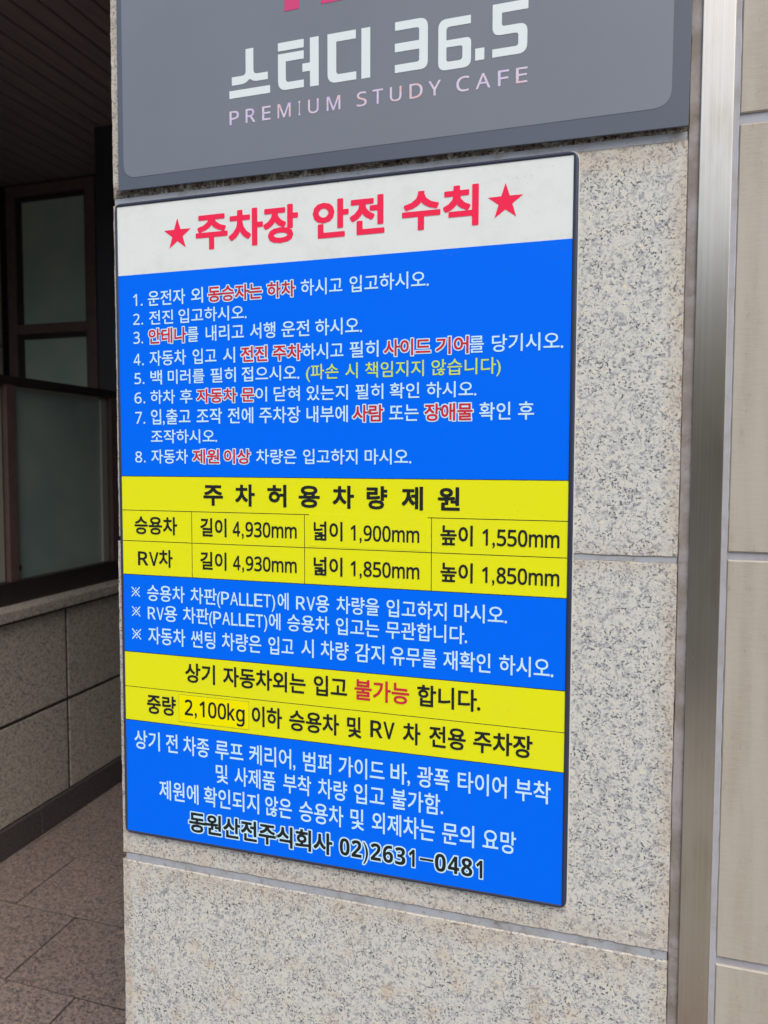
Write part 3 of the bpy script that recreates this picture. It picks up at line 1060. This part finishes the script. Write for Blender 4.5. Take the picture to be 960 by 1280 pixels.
obj('lettering', flat([rounded([(0.4732, Z_), (0.4359, Z_, 0.010), (0.4359, z_, 0.009), (0.4737, z_, 0.009), (0.4737, 1.9703, 0.006), (0.4453, 1.9703), (0.4453, 1.9846, 0.004), (0.4732, 1.9846)]),
                      rounded([(0.4454, 1.9625), (0.4638, 1.9625, 0.003), (0.4638, 1.9468, 0.004), (0.4454, 1.9468, 0.003)])], YL), 'cafe white', cafe)
obj('lettering', sized(sheet(0.4810, 0.4912, 1.9378, 1.9505, YL)), 'cafe white', cafe)
obj('lettering', sized(flat([rounded([(0.5000, Z_), (0.5387, Z_), (0.5387, 1.9837), (0.5102, 1.9837), (0.5102, 1.9697, 0.003), (0.5380, 1.9697, 0.009), (0.5380, z_, 0.010), (0.5000, z_), (0.5000, 1.9467), (0.5282, 1.9467, 0.003), (0.5282, 1.9606, 0.003), (0.5000, 1.9606, 0.009)])], YL)), 'cafe white', cafe)
# the small pearly line below
for ch, x0, x1 in [('P', .1764, .1893), ('R', .1984, .2113), ('E', .2207, .2319), ('M', .2409, .2584), ('I', .2683, .2709), ('U', .2808, .2945), ('M', .3045, .3219),
                   ('S', .3421, .3544), ('T', .3614, .3742), ('U', .3824, .3964), ('D', .4057, .4213), ('Y', .4278, .4424), ('C', .4600, .4749), ('A', .4818, .4984), ('F', .5065, .5186), ('E', .5262, .5385)]:
    sy = 0.0160 / _glyph[math_sans(ch)][0][:, 1].max()
    bm = bmesh.new()
    put_text(bm, 0, ch, x0, x1, 1.9072, sy, YL, 0.006, latin=True)
    obj('small_letter', sized(bm), 'cafe pearl', cafe)
# pink word above, its lower ends in view
obj('large_letter', sized(flat([[(0.2508, 2.0286), (0.2699, 2.0290), (0.2699, 2.120), (0.2508, 2.120)]], YL)), 'cafe pink', cafe)
obj('large_letter', sized(flat([[(0.2978, 2.0291), (0.3640, 2.0300), (0.3640, 2.0480), (0.2978, 2.0480)]], YL)), 'cafe pink', cafe)

# ------------------------------------------------------------------ entrance recess: low wall with partition windows
X0 = -1.5213
LOW = lambda off: (lambda u, v, w: (X0 + KX * u + w + off, u, v))        # u = Y along the wall, v = Z, w = towards the entrance (+X)
lw = thing('low_wall', 'low dim granite wall with dark skirting at the left of the entrance', 'wall', (-1.75, 1.6, 0))
box_low = lambda y0, y1, z0, z1, w0, w1, bev=0.0: box(bmesh.new(), y0, y1, w0, w1, z0, z1, bev, f=lambda a, b_, c: (X0 + KX * a + b_, a, c))
obj('core', box_low(0.1, 3.18, 0.0, 0.89, -0.17, -0.004), 'dark grout', lw)
YJ = [0.1, 0.585, 1.22, 1.855, 2.49, 3.18]
for i in range(5):
    for (z0, z1) in ((0.119, 0.4905), (0.5055, 0.878)):
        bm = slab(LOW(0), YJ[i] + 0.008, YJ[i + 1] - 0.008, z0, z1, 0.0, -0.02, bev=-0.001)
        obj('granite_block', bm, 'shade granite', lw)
for i in range(5):
    bm = slab(LOW(0), YJ[i] - 0.2 + 0.002 if i else 0.1, YJ[i + 1] - 0.202 if i < 4 else 3.18, 0.001, 0.113, 0.012, -0.02, bev=-0.002)
    obj('skirting', bm, 'skirting granite', lw)
for i in range(3):
    a, c = (0.1, 1.1, 2.1, 3.18)[i:i + 2]
    obj('coping', box_low(a + 0.001, c - 0.001, 0.893, 0.934, -0.15, 0.028, 0.004), 'shade granite', lw)

pw = thing('partition_window', 'dark framed frosted partition glazing standing on the low granite wall', 'window', (-1.8, 1.6, 0.93))
FW = -0.075
obj('top_rail', box_low(0.1, 3.18, 1.790, 1.822, FW - 0.06, FW + 0.01, 0.002), 'dark frame', pw)
obj('bottom_rail', box_low(0.1, 3.18, 0.934, 1.022, FW - 0.06, FW + 0.012, 0.002), 'dark frame', pw)
posts = [0.2, 0.905, 1.609, 2.311, 3.10]
for p in posts:
    obj('post', box_low(p, p + 0.050, 1.022, 1.790, FW - 0.055, FW + 0.006, 0.002), 'brown frame', pw)
for i in range(4):
    a, c = posts[i] + 0.050, posts[i + 1]
    obj('glass_pane', box_low(a, c, 1.022, 1.790, FW - 0.035, FW - 0.025), 'dark frosted glass', pw)
    e = obj('edge_strip', box_low(c - 0.054, c - 0.010, 1.024, 1.778, FW - 0.024, FW - 0.012, 0.002), 'grey strip', pw)
    e = obj('edge_strip', box_low(a + 0.004, c - 0.063, 1.776, 1.788, FW - 0.024, FW - 0.014, 0.002), 'grey strip', pw)
bm = bmesh.new()
bmesh.ops.create_cone(bm, cap_ends=True, segments=16, radius1=0.011, radius2=0.011, depth=0.012)
for v in bm.verts:
    v.co = Vector((X0 + KX * 1.68 + FW - 0.018 + v.co.z, 1.682 + v.co.x, 1.069 + v.co.y))
obj('pull_knob', bm, 'dark frame', pw)

# ceiling of boards
HC = 3.172
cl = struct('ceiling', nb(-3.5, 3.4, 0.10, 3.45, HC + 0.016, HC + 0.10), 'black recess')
KC = -0.04
CEIL = lambda u, v, w: (u + KC * v, v, w)
for i in range(34):
    u = -3.30 + 0.097 * i
    bm = slab(CEIL, u + 0.004, u + 0.093, 0.45, 3.2, HC, HC + 0.015, bev=0.004)
    obj('ceiling_board', bm, 'ceiling board', cl)
# walls round the recess
rw = thing('rear_wall', 'dark wall closing the back of the entrance', 'wall', (-1.5, 3.4, 0))
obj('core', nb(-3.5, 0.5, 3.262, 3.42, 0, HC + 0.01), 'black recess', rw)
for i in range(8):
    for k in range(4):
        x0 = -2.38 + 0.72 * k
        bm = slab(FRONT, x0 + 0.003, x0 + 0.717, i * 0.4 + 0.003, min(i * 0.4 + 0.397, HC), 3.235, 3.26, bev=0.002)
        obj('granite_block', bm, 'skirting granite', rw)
# rear window
BY = 3.2
rwin = thing('rear_window', 'brown framed frosted window high on the back wall', 'window', (-2.87, BY, 1.2))
fr = lambda x0, x1, z0, z1, m='brown frame', y0=BY, y1=BY + 0.06, n='frame': obj(n, nb(x0, x1, y0, y1, z0, z1, 0.003), m, rwin)
fr(-3.19, -3.125, 0.9, 3.165)
fr(-2.605, -2.535, 0.9, 3.165)
fr(-3.125, -2.605, 3.10, 3.165)
fr(-3.125, -2.605, 2.268, 2.327, n='crossbar')
fr(-3.125, -2.605, 0.9, 0.97)
for a in ((-3.125, -3.095, 0.97, 2.268), (-3.125, -3.095, 2.327, 3.10), (-2.62, -2.605, 0.97, 2.268), (-2.62, -2.605, 2.327, 3.10),
          (-3.095, -2.62, 3.072, 3.10), (-3.095, -2.62, 2.24, 2.268)):
    fr(*a, m='dark frame', y0=BY + 0.012, n='inner_frame')
fr(-3.095, -2.62, 0.97, 2.24, m='frosted glass', y0=BY + 0.03, y1=BY + 0.04, n='glass_pane')
fr(-3.095, -2.62, 2.327, 3.072, m='frosted glass', y0=BY + 0.03, y1=BY + 0.04, n='glass_pane')
# dark column beside it
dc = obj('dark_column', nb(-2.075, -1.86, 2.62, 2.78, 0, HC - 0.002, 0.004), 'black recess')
dc['label'] = 'near-black column beside the rear window, mostly behind the pillar'
dc['category'] = 'column'
# side wall behind the partition
sw = thing('side_wall', 'brownish granite wall at the far left behind the partition', 'wall', (-3.3, 2, 0))
obj('core', nb(-3.42, -3.245, 0.1, 3.26, 0, HC + 0.01), 'dark mortar', sw)
zj = [0, 0.42, 0.93, 1.44, 1.95, 2.20, 2.86, HC]
for i in range(7):
    for k in range(4):
        y0 = 0.1 + 0.77 * k
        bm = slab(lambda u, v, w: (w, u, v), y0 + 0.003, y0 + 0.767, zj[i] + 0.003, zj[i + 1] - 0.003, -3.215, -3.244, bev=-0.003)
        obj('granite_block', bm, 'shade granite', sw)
ew = thing('entrance_side_wall', 'plain wall of the entrance hidden behind the pillar', 'wall', (0.5, 2, 0))
obj('core', nb(0.42, 0.6, 0.43, 3.42, 0, HC + 0.01), 'render wall', ew)
# building above
ub = thing('upper_facade', 'granite faced upper storey above the entrance', 'building', (0, 0.2, 3.4))
obj('wall', nb(-3.7, 3.6, 0.0, 3.6, 3.402, 7.5), 'render wall', ub)
#obj('beam', nb(-1.55, PL + 0.0, 0.02, 0.42, HC - 0.12, 3.40), 'render wall', ub)

# ------------------------------------------------------------------ far side of the street (seen in the steel and lighting the front)
for i, (x0, x1, h, m, lab) in enumerate([(-16, -7.2, 6.2, 'brick wall', 'long brick two storey building across the street'), (-7, 2.2, 5.8, 'render wall', 'cream low building with dark shopfront across the street'),
                                         (2.4, 11, 6.6, 'brick wall', 'taller brick building with dark shopfront across the street')]):
    t = thing('building', lab, 'building', ((x0 + x1) / 2, -22, 0))
    obj('wall', nb(x0, x1, -28, -19, -0.1, h), m, t)
    obj('shopfront', nb(x0 + 0.3, x1 - 0.3, -18.99, -18.9, 0.0, 2.6), 'shop dark', t)
    obj('added_awning', nb(x0 + 0.4, x1 - 0.4, -18.9, -18.2, 2.62, 2.72), 'cafe sign edge', t)  # unseen; added as a pale band for the steel strip to reflect
    obj('cornice', nb(x0, x1, -19.2, -18.95, h - 0.3, h - 0.02, 0.02), 'concrete', t)
    z = 3.2
    while z + 1.4 < h - 0.4:
        n = 4
        for k in range(n):
            xa = x0 + (x1 - x0) * (k + 0.22) / n
            obj('window', nb(xa, xa + 1.2, -18.99, -18.94, z, z + 1.3), 'window glass', t)
        z += 2.2
